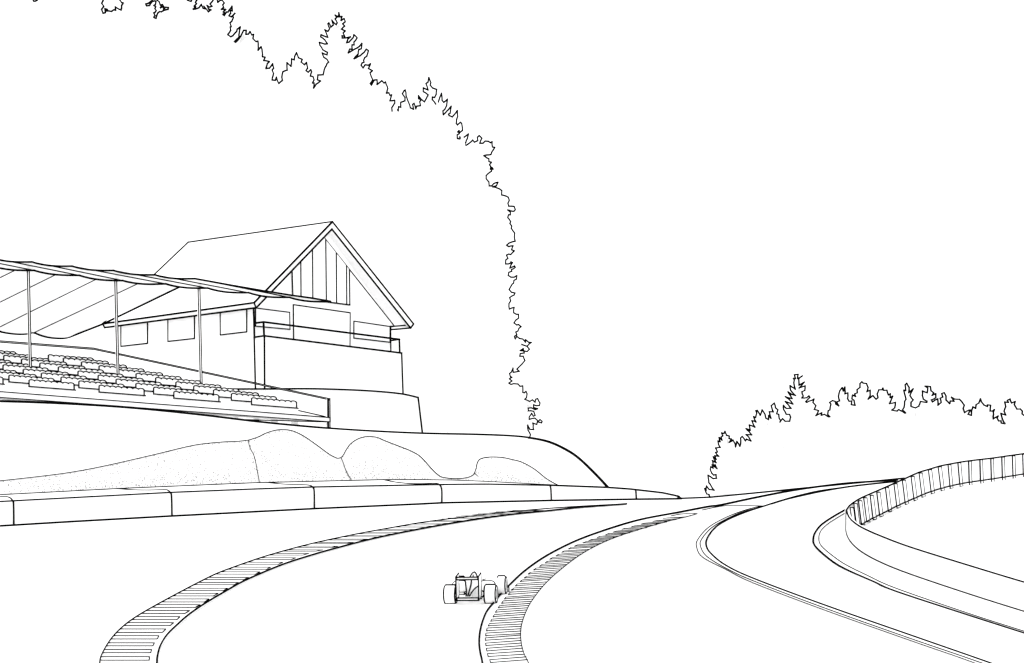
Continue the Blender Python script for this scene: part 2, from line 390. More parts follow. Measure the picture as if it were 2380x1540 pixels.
for (u0, u1), jo, lab in zip(SEG, JO, SEGL):
    b = MB(); n = 14
    us = [lerp(u0, u1, i / n) for i in range(n + 1)]
    rings = []
    for u in us:
        a = gnd(u, interp(BASE, u)); Y = a.y
        t = at(u, interp(TF, u), Y + .15); tb = at(u, interp(TB, u), Y + 1.6)
        rings.append([Vector((a.x, a.y, -.03)), t, lerp(t, tb, .5) + Vector((0, 0, .02)), tb, Vector((tb.x, tb.y, -.03))])
    b.loft(rings)
    b.ink([gnd(u, interp(BASE, u), .03) - Vector((0, .06, 0)) for u in us], 2.6, lift=.5)
    b.ink([r[1] for r in rings], 2.0)
    b.ink([r[3] for r in rings], 2.2)
    b.ink([bar_front(u, v) + Vector((0, -.03, .01)) for u, v in (smooth(jo, 4) if len(jo) > 3 else jo)], 2.0)
    if u1 > 1580: b.ink([bar_front(1575, 1152.4), bar_front(1576.5, 1160)], 1.6)
    tag(b.build('concrete_barrier', 'concrete'), lab, 'barrier', 'concrete barrier sections along the track')

# ------------------------------------------------------------------ stippled bushes on the bank
BU = [('long low stippled bush rising gently behind the barrier', [(-120, 1128), (0, 1117), (107.5, 1105), (175, 1095.5), (250, 1081), (355, 1057), (450, 1034.5), (515, 1027), (550, 1025.5), (578, 1022.3)],
       [(578, 1022.3), (578.75, 1032.5), (584, 1046), (590, 1057.5), (595, 1077.5), (600, 1105), (602.5, 1121), (604, 1150)], [(-120, 1175)]),
      ('tallest stippled bush, domed and reaching almost to the embankment crest', [(578, 1022.3), (600, 1015), (617.5, 1006.5), (640, 999.5), (659, 998), (680, 1001), (705, 1012.5), (735, 1033), (765, 1055), (780, 1063), (786, 1064.5), (792.5, 1063)],
       [(792.5, 1063), (797, 1073), (802, 1088), (810, 1105), (816, 1115), (822, 1142)], [(604, 1150)]),
      ('rounded stippled bush with a long sloping tail', [(792.5, 1063), (798, 1057), (805, 1044), (815, 1031), (830, 1020.5), (845, 1015.3), (859, 1014), (877.5, 1016.5), (895, 1024), (930, 1037.5), (955, 1047.5), (975, 1059), (990, 1074), (1005, 1091), (1017.5, 1102.5), (1030, 1109), (1060, 1112), (1085, 1109.5), (1097.5, 1104.5), (1102.5, 1099)],
       [(1102.5, 1099), (1116, 1111), (1119.5, 1117), (1122, 1140)], [(822, 1142)]),
      ('smallest stippled bush at the low end of the embankment', [(1102.5, 1099), (1106, 1089), (1109, 1076), (1116, 1066.5), (1135, 1062), (1165, 1062.5), (1192.5, 1068), (1215, 1074.5), (1242.5, 1090), (1267.5, 1110), (1285, 1121), (1295, 1126)],
       [(1297, 1140)], [(1122, 1140)])]
for lab, topl, right, left in BU:
    a = smooth(topl, 5); r = smooth(right, 4) if len(right) > 2 else right
    dep = lambda u: barY(u) + 3.3
    root = thing('bush', Vector((at(topl[len(topl) // 2][0], 1100, dep(topl[len(topl) // 2][0])).x, dep(topl[len(topl) // 2][0]), 0.5)), lab, 'bush', 'stippled bushes behind the barrier')
    b = MB()
    mound(b, a + r[1:] + left, dep, .8, 14)
    b.ink([at(u, v - .3, dep(u) - .1) for u, v in a], 1.25)
    if len(right) > 2: b.ink([at(u, v, dep(u) - .15) for u, v in r], 0.9)
    b.build('foliage', 'stip', root)

# ------------------------------------------------------------------ trees
def sample(pl, step=1.5):
    out = []
    for (x0, y0), (x1, y1) in zip(pl, pl[1:]):
        n = max(1, int(math.hypot(x1 - x0, y1 - y0) / step))
        out += [(lerp(x0, x1, i / n), lerp(y0, y1, i / n)) for i in range(n)]
    return out + [pl[-1]]
def jag(pl, amp=0.6):
    out = [pl[0]]
    for (x0, y0), (x1, y1) in zip(pl, pl[1:]):
        L = math.hypot(x1 - x0, y1 - y0); n = max(1, int(L / 5))
        for i in range(1, n):
            t = i / n; o = random.uniform(-amp, amp)
            out.append((lerp(x0, x1, t) - (y1 - y0) / L * o, lerp(y0, y1, t) + (x1 - x0) / L * o))
        out.append((x1, y1))
    return out
def tree(pl, Y, base_v, label, group, base_z, vertical=False, w=2.05, spread=14, depth=None):
    """pl: the crown's outline; trunk below, foliage swelling to both sides"""
    sp = sample(pl)
    step = 5
    poly = []
    if not vertical:
        bins = {}
        for x, y in sp: b = round(x / step); bins[b] = max(bins.get(b, -1e9), y)
        ks = sorted(bins); poly = [(k * step, bins[k] + 4) for k in ks]
        uL, uR = poly[0][0], poly[-1][0]; vL, vR = poly[0][1], poly[-1][1]
        cx = (uL + uR) / 2; hw = (uR - uL) / 2
        dL = min(70, (base_v - vL) * .3); dR = min(70, (base_v - vR) * .3)
        poly += [(uR + spread * (dR / 70), vR + dR), (cx + hw * .8, base_v - 8), (cx + hw * .3, base_v), (cx - hw * .3, base_v), (cx - hw * .8, base_v - 8), (uL - spread * (dL / 70), vL + dL)]
    else:
        bins = {}
        for x, y in sp: b = round(y / step); bins[b] = min(bins.get(b, 1e9), x)
        ks = sorted(bins); poly = [(bins[k] - 4, k * step) for k in ks]
        wd = vertical; y0, y1 = poly[0][1], poly[-1][1]
        poly += [(poly[-1][0] - wd * .5, y1 + 4), (poly[-1][0] - wd * .9, y1 - 10), (poly[0][0] - wd, lerp(y0, y1, .5)), (poly[0][0] - wd * .6, lerp(y0, y1, .15))]
        cx = sum(p[0] for p in poly) / len(poly); hw = wd / 2
    bw = at(cx, base_v, Y)
    root = thing('tree', Vector((bw.x, Y, base_z)), label, 'tree', group)
    c = MB()
    depth_given = depth is not None
    depth = depth or (lambda u: Y)
    mound(c, poly, depth, min(4.0, hw * Y / F * .5), max(9, hw / 5))
    pj = jag(pl)
    c.ink([at(u, v, depth(u) - .8) for u, v in pj], w)
    c.build('crown', 'leaf', root)
    t = MB()
    ztop = lerp(base_z, at(cx, min(p[1] for p in pl), Y).z, .6); r0 = max(.25, hw * Y / F * .09)
    ring = lambda z, r: [(bw.x + r * math.cos(i * math.pi / 4), Y + r * math.sin(i * math.pi / 4), z) for i in range(8)]
    t.loft([ring(base_z - .4, r0 * 1.4), ring(base_z + 1, r0), ring(lerp(base_z, ztop, .5), r0 * .7), ring(ztop, r0 * .2)])
    for i in range(6 if not depth_given else 0):
        a = i * 2.4; z = lerp(base_z + 3, ztop, .3 + i * .11); q = Vector((math.cos(a), math.sin(a), .5)) * r0 * 5
        p = Vector((bw.x, Y, z)); t.loft([[p + Vector((x, 0, y)) * r0 * .3 for x, y in ((1, 0), (0, 1), (-1, 0), (0, -1))], [p + q + Vector((x, 0, y)) * r0 * .08 for x, y in ((1, 0), (0, 1), (-1, 0), (0, -1))]])
    t.build('trunk', 'bark', root)
def cut(pl, pts):
    idx = [0]
    for p in pts:
        idx.append(min(range(idx[-1] + 1, len(pl) - 1), key=lambda i: math.dist(pl[i], p)))
    idx.append(len(pl) - 1)
    return [pl[a:b + 1] for a, b in zip(idx, idx[1:])]

LA = T(0, 0, .25, [(2065, 0), (2085, 25), (2070, 45), (2080, 65), (2058, 85), (2100, 85), (2075, 110), (2095, 120), (2072, 132), (2085, 143), (2105, 110), (2120, 110), (2157, 55), (2160, 100), (2140, 90), (2145, 120), (2128, 145), (2150, 155), (2185, 120), (2165, 145), (2170, 160), (2155, 195), (2138, 210), (2150, 245), (2140, 250), (2145, 280), (2118, 320), (2145, 340), (2165, 330), (2200, 290), (2205, 270), (2235, 247), (2225, 300), (2222, 345), (2180, 385), (2190, 392), (2225, 355), (2250, 310), (2265, 280), (2290, 280), (2285, 318), (2310, 315), (2325, 290), (2340, 322), (2358, 318), (2352, 355)])
LB = T(595, 0, .25, [(0, 385), (18, 380), (22, 445), (20, 465), (48, 432), (58, 480), (60, 525), (85, 530), (72, 560), (125, 570), (105, 590), (92, 635), (125, 632), (155, 590), (165, 630), (150, 650), (163, 680), (150, 742), (180, 745), (190, 715), (212, 775), (245, 745), (240, 715), (250, 665), (290, 650), (288, 580), (325, 615), (330, 545), (355, 555), (360, 520), (377, 487), (395, 535), (430, 550), (420, 575), (450, 600), (470, 578), (480, 630), (465, 655), (485, 670), (510, 645), (518, 665), (505, 705), (530, 710), (540, 740), (525, 770), (540, 770), (535, 818), (560, 780), (600, 750), (570, 740), (575, 695), (625, 692), (635, 645), (660, 590), (675, 575), (660, 550), (630, 530), (615, 490), (660, 508), (665, 485), (645, 475), (620, 460), (595, 420), (588, 392), (640, 408), (665, 405), (640, 370), (600, 340), (605, 320), (650, 340), (668, 345), (655, 310), (640, 275), (668, 290), (685, 265), (668, 220), (678, 210), (695, 250), (720, 230), (705, 185), (725, 210), (745, 228), (755, 210), (735, 175), (750, 160), (735, 138), (765, 155), (770, 115), (778, 155), (800, 150), (790, 190), (820, 170), (830, 200), (805, 220), (825, 240), (795, 270), (830, 285), (810, 305), (825, 335), (800, 330), (802, 352), (835, 350), (880, 340), (855, 360), (842, 395), (865, 390), (905, 345), (910, 320), (940, 350), (910, 390), (913, 415), (893, 415), (895, 455), (870, 455), (858, 490), (900, 465), (960, 430), (985, 400), (980, 450), (955, 460), (950, 500), (925, 525), (910, 545), (970, 515), (1005, 485), (1025, 455), (1045, 468), (1030, 520), (1010, 535), (1000, 560), (1005, 575), (985, 585), (978, 605), (995, 630), (1015, 600), (1045, 605), (1065, 590), (1045, 635), (1083, 655), (1060, 675), (1070, 705), (1085, 740), (1062, 775), (1073, 790), (1100, 742), (1125, 740), (1125, 785), (1150, 765), (1170, 748), (1190, 770), (1205, 760), (1225, 820), (1213, 865), (1235, 860), (1245, 885), (1262, 880), (1245, 935), (1290, 930), (1290, 955), (1262, 1000), (1265, 1030), (1300, 1010), (1322, 1028), (1325, 990), (1345, 995), (1345, 950), (1385, 935), (1385, 905), (1360, 870), (1378, 840), (1388, 835), (1395, 885), (1410, 930), (1435, 1000), (1465, 1015), (1455, 970), (1470, 958), (1485, 1010), (1495, 985), (1530, 980), (1522, 945), (1535, 925), (1510, 915), (1510, 887), (1535, 920), (1565, 945), (1590, 900), (1600, 880), (1575, 860), (1555, 850), (1555, 815), (1600, 835), (1590, 800), (1580, 775), (1600, 760), (1607, 718), (1625, 765), (1620, 790), (1640, 815), (1680, 830), (1675, 875), (1660, 905), (1640, 900), (1640, 925), (1670, 965), (1695, 945), (1710, 900), (1725, 865), (1730, 930), (1745, 950), (1780, 920), (1772, 980), (1755, 1015), (1738, 1030), (1742, 1065), (1775, 1030), (1815, 985), (1805, 1050), (1788, 1060), (1795, 1072), (1825, 1085), (1855, 1050), (1872, 1025), (1875, 1080), (1865, 1110), (1862, 1145), (1872, 1160), (1900, 1135), (1912, 1145), (1918, 1180), (1920, 1210), (1895, 1230), (1875, 1225), (1888, 1210), (1890, 1240), (1870, 1253), (1872, 1285), (1890, 1290), (1895, 1270), (1905, 1290), (1940, 1270), (1975, 1243), (1965, 1285), (1950, 1325), (1925, 1340), (1955, 1348), (1995, 1320), (2015, 1300), (2030, 1320), (2062, 1305), (2058, 1275), (2075, 1258), (2100, 1283), (2080, 1330), (2110, 1330), (2130, 1310), (2160, 1312), (2180, 1325), (2195, 1315), (2198, 1365), (2220, 1368)])
LC = [(1150, 342)] + T(595, 0, .25, [(2190, 1415), (2185, 1435), (2118, 1445)]) + T(910, 280, .25, [(885, 345), (905, 355), (905, 380), (930, 387), (910, 410), (922, 425), (918, 452), (945, 450), (935, 435), (930, 470), (895, 495), (880, 510), (880, 540), (905, 570), (908, 605), (930, 607), (950, 585), (990, 572), (975, 605), (940, 615), (980, 625), (1005, 635), (1025, 650), (1023, 690), (1045, 695), (1085, 712), (1095, 740), (1082, 768), (1090, 795), (1115, 795), (1140, 797), (1150, 825), (1145, 838), (1130, 843), (1080, 830), (1105, 850), (1105, 875), (1088, 875), (1080, 900), (1108, 940), (1100, 955), (1118, 980), (1113, 1000), (1145, 1045), (1142, 1080), (1150, 1120), (1095, 1137), (1068, 1158), (1090, 1170), (1130, 1163), (1115, 1200), (1142, 1210), (1108, 1245), (1090, 1240), (1068, 1250), (1082, 1280), (1062, 1295), (1060, 1332), (1085, 1332), (1105, 1325), (1110, 1312), (1125, 1320), (1108, 1345), (1100, 1370), (1145, 1350), (1150, 1365), (1115, 1385), (1118, 1400), (1090, 1410), (1085, 1438), (1110, 1455), (1140, 1455), (1165, 1440), (1162, 1472), (1138, 1485), (1135, 1510), (1122, 1520), (1110, 1540)])
LD = T(910, 665, .25, [(1110, 0), (1093, 30), (1115, 55), (1148, 62), (1140, 80), (1098, 105), (1108, 135), (1092, 160), (1095, 212), (1140, 195), (1135, 245), (1160, 260), (1180, 260), (1182, 295), (1155, 315), (1138, 340), (1165, 360), (1180, 355), (1205, 375), (1185, 390), (1175, 415), (1155, 425), (1165, 450), (1142, 465), (1150, 490), (1165, 465), (1190, 485), (1220, 490), (1245, 520), (1245, 495), (1275, 520), (1300, 522), (1280, 535), (1260, 558), (1210, 540), (1260, 558), (1282, 585), (1260, 607), (1230, 600), (1195, 598), (1225, 578), (1235, 620), (1197, 625), (1192, 650), (1225, 650), (1240, 690), (1215, 720), (1190, 745), (1165, 770), (1188, 790), (1160, 795), (1132, 800), (1130, 760), (1112, 800), (1097, 810), (1105, 840), (1120, 845), (1095, 860), (1120, 880), (1090, 900)])
LE = T(910, 665, .25, [(1090, 900), (1110, 912), (1135, 905), (1175, 908), (1195, 930), (1220, 925), (1220, 985), (1235, 990), (1250, 975), (1260, 1000), (1255, 1035), (1238, 1050), (1285, 1070), (1310, 1055), (1335, 1078), (1340, 1050), (1358, 1043), (1368, 1065), (1380, 1085), (1375, 1108), (1345, 1110), (1320, 1100), (1320, 1125), (1360, 1138), (1335, 1147), (1300, 1130), (1270, 1132), (1272, 1158), (1322, 1162), (1335, 1200), (1318, 1208), (1303, 1180), (1280, 1215), (1280, 1238), (1332, 1225), (1365, 1255), (1380, 1238), (1400, 1255), (1395, 1270), (1355, 1260), (1350, 1285), (1312, 1270), (1322, 1332), (1290, 1330), (1285, 1330), (1265, 1290), (1270, 1340), (1292, 1380), (1280, 1412)])
N2a = T(0, 0, .25, [(960, 0), (945, 30), (965, 55), (945, 85), (958, 122), (980, 115), (975, 78), (998, 85), (985, 100), (1015, 100), (1035, 105)])
N2b = T(0, 0, .25, [(1035, 105), (1060, 88), (1075, 95), (1072, 62), (1100, 80), (1125, 92), (1130, 50), (1145, 25), (1130, 20), (1115, 0)])
N3a = T(0, 0, .25, [(1415, 0), (1380, 28), (1355, 35), (1362, 52), (1390, 50), (1415, 12), (1440, 5), (1450, 10), (1445, 40), (1430, 50), (1448, 60), (1440, 80), (1453, 95), (1440, 115), (1428, 118), (1440, 140), (1430, 160), (1450, 170)])
N3b = T(0, 0, .25, [(1450, 170), (1458, 140), (1468, 118), (1485, 105), (1500, 108), (1540, 90), (1562, 85), (1565, 68), (1540, 65), (1520, 85), (1522, 55), (1490, 72), (1512, 40), (1490, 45), (1480, 15), (1462, 0)])
GL = 'tall trees behind the grandstand and clubhouse'
LV = [(648, 193.75), (728.75, 204.5), (862, 197), (911, 257), (955, 254), (1012, 241), (1067, 322)]
parts = cut(LA + LB, LV)
left = [([(-70, 60), (-60, -20), (-30, -60), (20, -90), (60, -50), (77.5, 0), (78, 2), (81, 2.5)], 'tree by the picture edge, its top out of view above the canopy'),
        ([(81, 2.5), (86, 0), (110, -50), (150, -95), (200, -60), (240, 0)] + N2a, 'broad tree between the tiny first sky gap and the wide bowl-shaped gap'),
        (N2b + [(300, -60), (330, -70), (354, 0)] + N3a, 'tree between the bowl-shaped sky gap and the pointed sky gap'),
        (N3b + [(390, -60), (420, -70), (436, 0), (444, 3), (445, 0), (450, -6), (457.5, 0), (454, 5), (457, 8), (451, 14), (455, 15), (449, 21), (459, 19), (463, 17), (468, 9.5), (472, 19), (477, 20), (474, 14), (480, 21), (484, 27)], 'tree between the pointed sky gap and the scribbled sky gap'),
        ([(484, 27), (490.5, 22), (485, 21), (481, 12), (487, 16), (493, 14), (488, 9), (494, 2), (500, -8), (505, 0), (506, 5), (512, 0)] + parts[0], 'tree whose ragged side steps down to the first deep valley'),
        (parts[1], 'small triangular tree between the two deep valleys above the roof'),
        (parts[2], 'tallest pointed tree rising highest above the clubhouse ridge'),
        (parts[3], 'flat-shouldered tree just below the tallest pointed tree'),
        (parts[4], 'slim little spire between the flat-shouldered tree and the next peak'),
        (parts[5], 'pointed tree with a narrow tip, next after the slim little spire'),
        (parts[6], 'stepped tree descending past the narrow-tipped pointed tree'),
        (parts[7], 'flat-topped tree at the corner where the tree line turns downward')]
for i, (pl, lab) in enumerate(left):
    Y = 156 + (i % 3) * 5
    tree(pl, Y, 985 + (i % 2) * 6, lab, GL, 7.2)
tree(LC + LD[1:], 150, 1005, 'tall tree with a long near-vertical ragged side facing open sky', GL, 6.6, vertical=95)
tree(LE, 140, 1016, 'small curly-leaved tree standing on the embankment crest', GL, 5.8, vertical=50)

RA = T(1575, 840, .25, [(300, 1265), (292, 1235), (270, 1230), (250, 1178), (265, 1200), (268, 1155), (295, 1190), (338, 1195), (290, 1125), (285, 1085), (282, 1055), (305, 1070), (330, 1088), (360, 1085), (355, 1050), (335, 1055), (318, 1038), (303, 1000), (308, 978), (330, 990), (320, 960), (365, 995), (350, 960), (330, 960), (322, 920), (358, 940), (330, 885), (358, 908), (345, 875), (382, 880), (352, 845), (370, 840), (352, 803), (395, 798), (380, 770), (375, 738), (395, 745), (385, 705), (412, 730), (405, 700), (420, 690), (408, 663), (430, 668), (440, 648), (455, 685), (480, 692), (478, 715), (500, 720), (480, 750), (515, 730), (535, 765), (538, 795), (550, 740), (578, 788), (585, 765), (585, 710), (600, 695), (630, 738), (640, 720), (682, 738), (660, 700), (635, 678), (690, 682), (635, 622), (675, 640), (665, 588), (718, 610), (690, 548), (728, 562), (705, 510), (725, 520), (735, 480), (727, 455), (740, 452), (768, 500), (785, 448), (812, 490), (820, 525), (845, 540), (845, 500), (868, 528), (852, 465), (890, 468), (870, 410), (898, 385), (910, 430), (932, 448), (920, 485), (940, 490), (945, 530), (958, 548), (950, 563), (975, 530), (1000, 555), (1040, 555), (1050, 515), (1040, 490), (1010, 490), (985, 445), (983, 405), (1010, 435), (1055, 435), (1000, 370), (1072, 395), (1035, 350), (1000, 325), (1065, 345), (1025, 280), (1060, 305), (1095, 315), (1050, 265), (1045, 222), (1095, 258), (1080, 195), (1085, 170), (1075, 155), (1095, 158), (1085, 122), (1120, 118), (1115, 158), (1160, 132), (1125, 160), (1128, 220), (1178, 190), (1130, 245), (1185, 225), (1182, 268), (1155, 280), (1168, 320), (1155, 338), (1200, 335), (1220, 318), (1230, 332), (1190, 372), (1200, 380), (1268, 347), (1258, 380), (1285, 410), (1270, 445), (1310, 455), (1285, 503), (1340, 475), (1335, 500), (1365, 490), (1400, 513), (1415, 513), (1395, 490), (1400, 455), (1415, 450), (1425, 395), (1412, 380), (1440, 362), (1465, 370), (1470, 395), (1498, 412), (1478, 375), (1505, 365), (1495, 320), (1508, 270), (1530, 240), (1540, 275), (1555, 235), (1555, 300), (1582, 290), (1580, 345), (1595, 370), (1618, 365), (1615, 400), (1650, 407), (1640, 360), (1620, 345), (1625, 310), (1655, 325), (1645, 300), (1670, 290), (1668, 260), (1695, 240), (1695, 205), (1712, 187), (1725, 200), (1755, 203), (1770, 240), (1760, 280), (1790, 265), (1790, 315), (1770, 350), (1815, 315), (1845, 350), (1862, 335), (1855, 300), (1870, 262), (1900, 262), (1908, 245), (1915, 268), (1945, 265), (1960, 310), (1978, 298), (1975, 335), (2000, 320), (1970, 390), (2025, 378), (2018, 430), (1992, 450), (2040, 460), (2055, 445), (2110, 478)])
RB = T(1785, 805, .25, [(1280, 618), (1250, 590), (1265, 565), (1270, 510), (1283, 490), (1270, 440), (1262, 405), (1280, 410), (1275, 355), (1290, 340), (1312, 380), (1308, 430), (1350, 392), (1320, 455), (1335, 480), (1350, 495), (1330, 520), (1330, 555), (1372, 570), (1400, 555), (1418, 510), (1475, 520), (1478, 508), (1445, 490), (1435, 455), (1435, 412), (1480, 430), (1485, 385), (1460, 368), (1510, 372), (1515, 410), (1540, 430), (1525, 455), (1560, 437), (1560, 475), (1520, 495), (1530, 515), (1578, 485), (1580, 545), (1610, 520), (1600, 480), (1625, 470), (1615, 437), (1638, 428), (1655, 460), (1655, 495), (1690, 532), (1695, 505), (1730, 510), (1705, 470), (1735, 488), (1780, 490), (1800, 510), (1825, 545), (1815, 575), (1828, 615), (1870, 590), (1885, 590), (1860, 630), (1890, 640), (1892, 600), (1905, 560), (1930, 575), (1935, 540), (1960, 525), (1975, 485), (1985, 515), (2010, 545), (2040, 558), (2040, 542), (2070, 545), (2065, 600), (2085, 600), (2105, 585), (2095, 610), (2095, 672), (2140, 645), (2130, 665), (2145, 692), (2165, 690), (2170, 712), (2203, 717), (2180, 675), (2165, 620), (2210, 637), (2195, 600), (2210, 560), (2200, 515), (2235, 520), (2225, 500), (2250, 487), (2265, 525), (2298, 510), (2290, 540), (2315, 582), (2345, 580), (2365, 600), (2362, 625), (2380, 640), (2440, 690), (2480, 800)])
RV = [(1709.5, 1038.75), (1786, 975), (1812.5, 980.75), (1925, 968), (1987.5, 941.75), (2017.5, 927.5), (2105, 959.5), (2128, 947.5), (2180, 941), (2207.5, 938), (2257.5, 965), (2335.75, 984)]
RL = ['first tree of the far row, touching the track edge beside open sky', 'second tree of the far row, its side rising in long notched steps', 'narrow low peak tucked against the far row\'s tallest tree',
      'tallest tree of the far row, with a hooked forked tip', 'tree with a clustered tip just after the far row\'s tallest tree', 'round-topped tree of the far row, second highest',
      'low dome-topped tree beside the narrow spire of the far row', 'narrow spire of the far row with one branch jutting upward', 'square-tipped tree between the narrow spire and a small knob',
      'small knobbly tree between the square-tipped tree and the flat-topped one', 'flat-topped low tree of the far row', 'low pointed tree like a small tent near the end of the row', 'domed last tree of the far row, cut by the picture edge']
for i, (pl, lab) in enumerate(zip(cut(RA + RB, RV), RL)):
    cu = sum(p[0] for p in pl) / len(pl)
    lv = interp(FAR, max(cu, 1650))
    Y = gnd(min(cu, 2101), interp(FAR, min(cu, 2101))).y + (1.5 if i == 0 else 9 + (i % 2) * 4) + max(0, cu - 2101) * .08
    bv = at(cu, 1100, Y); zz = HV - ROLL * (cu - 1190) + EYE / Y * F
    tree(pl, Y, zz + 4, lab, 'far row of trees beyond the track', 0.0, spread=8,
         depth=(lambda u: gnd(max(u, 1650), interp(FAR, max(u, 1650))).y + 1.6) if i == 0 else None)

# ------------------------------------------------------------------ retaining wall under the clubhouse
tw = MB()
TWp = smooth([(440, 904.5), (537, 904), (645, 903.7), (705, 903.2), (767, 904.3), (855, 908), (930, 914.7), (972, 923.8)], 5)
TY = 121.0
topl = [at(u, v, TY) for u, v in TWp]
low = [at(u, 1030, TY) for u, v in TWp[:-1]] + [at(984, 1030, TY)]
tw.strip(low, topl)
bkd = Vector((-9, 14, 0))
tw.strip(topl, [p + bkd for p in topl]); tw.strip([low[-1], topl[-1]], [low[-1] + bkd, topl[-1] + bkd])
tw.ink([p + Vector((0, -.02, .02)) for p in topl], 2.3)
tw.ink([at(972, 923.8, TY - .03), at(982, 1008, TY - .03)], 2.3)
tag(tw.build('retaining_wall', 'concrete'), 'curved retaining wall between the grandstand and the clubhouse base', 'wall')

# ------------------------------------------------------------------ clubhouse
def planv(u, v, Y): p = at(u, v, Y); return (p.x, p.y)
HC = planv(592, 810, 127.0)
SIDE = Wall(HC, planv(242, 790, 127.0 * 1.128)); FRONT = Wall(HC, planv(930, 790, 127.0 * 1.18))
sback = Vector((SIDE.d.x, SIDE.d.y, 0)); sback = sback if sback.y > 0 else -sback
FO, FL = FRONT.off(-1.0), FRONT.off(-1.9)
fN = FRONT.n3()
house = thing('clubhouse', Vector((HC[0], HC[1], 7.0)), 'two-storey gabled clubhouse with a balcony, behind the grandstand canopy', 'building')
w = MB()
gab = [(594.6, 915), (589.6, 714), (752.5, 550), (763, 545), (916, 757), (908, 762), (908, 925)]
w.prism([FRONT.hit(*p) for p in gab], fN * .3)
lf = [SIDE.hit(*p) for p in [(594.6, 915), (589.5, 713), (240, 750), (240, 925)]]
w.prism(lf, SIDE.n3() * .3)
rb = FRONT.hit(908, 925); rt = FRONT.hit(908, 762); w.prism([rb, rt, rt + sback * 20, rb + sback * 20], fN * .1 + Vector((-.2, 0, 0)))
e = -fN * .02
w.ink([FRONT.hit(589.8, 714) - Vector((0, .06, 0)), FRONT.hit(594.3, 903) - Vector((0, .06, 0))], 2.4)
w.ink([FRONT.hit(907.5, 758) + e, FRONT.hit(908, 818) + e], 2.2)
w.ink([FRONT.hit(752.5, 551) + e, FRONT.hit(916, 757) + e], 1.5)
w.build('wall', 'wall', house)
# roof: two slabs, rake boards
A, Dp, E_ = FO.hit(772.5, 515), FO.hit(590.5, 703), FO.hit(961, 752.5)
RID = Wall((A.x, A.y), (A.x + sback.x, A.y + sback.y)); EAV = Wall((Dp.x, Dp.y), (Dp.x + sback.x, Dp.y + sback.y))
Bp, Cp = RID.hit(438, 563), EAV.hit(239, 752)
rf = MB()
nl = (Bp - A).cross(Dp - A).normalized(); nl = nl if nl.z < 0 else -nl
rf.prism([A, Bp, Cp, Dp], nl * .35)
E2 = E_ + (Bp - A)
nr = (Bp - A).cross(E_ - A).normalized(); nr = nr if nr.z < 0 else -nr
rf.prism([A, Bp, E2, E_], nr * .35)
of = -fN * .03
rf.ink([A, Bp, Cp, Dp, A, E_], 2.4)
Df, Cf = FO.hit(595, 715), EAV.hit(244, 761)
rf.ink([Dp, Df], 2.0)
I0, I1 = FO.hit(771, 532), FO.hit(954, 762)
rb_ = MB()
rb_.prism([FO.hit(772.5, 516), FO.hit(591, 703.5), Df, I0], fN * .5); rb_.prism([FO.hit(772.5, 516), FO.hit(960.5, 752.5), I1, I0], fN * .5)
rb_.ink([Df + of, I0 + of, I1 + of], 2.2)
rb_.ink([E_ + of, I1 + of], 2.2)
rf.build('roof', 'tile', house)
rb_.build('rake_board', 'timber', house)
fb = MB(); fb.prism([Dp, Cp, Cf, Df], SIDE.n3() * .25)
eo = -SIDE.n3() * .03
fb.ink([Df + eo, Cf + eo, Cp + eo], 2.2)
fb.build('fascia', 'timber', house)
sf = MB()
s0, s1, s2, s3 = FO.off(.4).hit(949, 755), FRONT.hit(907.5, 758.7), FRONT.hit(907.5, 766), I1
sf.prism([s0, s1, s2, s3], Vector((0, .3, 0)))
sf.ink([s0 + of, s1 + of], 2.0); sf.ink([s3 + of, s2 + of], 2.0)
sf.build('eave_return', 'timber', house)
# gable boarding
gc = MB()
GP = FRONT.off(-.08)
gl = [(678.5, 628, 680.5, 691), (698.75, 607, 699.3, 693), (726, 579.5, 726.7, 696), (756.7, 556, 758.2, 700.5), (781.2, 587.5, 782, 704), (805, 617.5, 805.5, 707.2), (811.7, 625.7, 812.7, 708.3)]
gc.prism([GP.hit(*p) for p in [(678.5, 628), (752.5, 551), (811.7, 625.7), (812.7, 708.3), (680.5, 691)]], fN * .06)
for a_, b_, c_, d_ in gl: gc.ink([GP.hit(a_, b_) + of, GP.hit(c_, d_) + of], 1.7)
gc.ink([GP.hit(680.5, 691) + of, GP.hit(812.7, 708.3) + of], 1.8)
gc.build('gable_boarding', 'timber', house)
def opening(name, plane, q, mat='glass', wdt=1.5, close=True):
    o = MB(); pl_ = plane.off(-.05); nn = plane.n3()
    P = [pl_.hit(*p) for p in q]
    o.prism(P, nn * .04); o.ink([p - nn * .01 for p in P], wdt, closed=close)
    fr = o.build(name, mat, house)
    c_ = sum(P, Vector()) / len(P)
    g_ = MB(); g_.prism([lerp(p, c_, .12) - nn * .012 for p in P], nn * .01)
    g_.build('pane', 'glass', fr)
opening('window', FRONT, [(594, 715.5), (673, 725.5), (673.7, 765), (594, 757.7)])
opening('balcony_door', FRONT, [(681.8, 707.7), (813.7, 726.5), (813.2, 806), (682.5, 790)], wdt=1.6)
opening('window', FRONT, [(822.5, 746), (906, 758.5), (906, 795), (822.5, 785.2)])
for q in ([(281.2, 755.5), (343, 747.5), (343, 797.5), (281.4, 804.5)], [(390.5, 741), (452, 732.8), (452, 786.2), (390.6, 793)], [(512, 725), (573.5, 717), (573.5, 770.7), (512.2, 778)]):
    opening('window', SIDE, q, wdt=1.7)
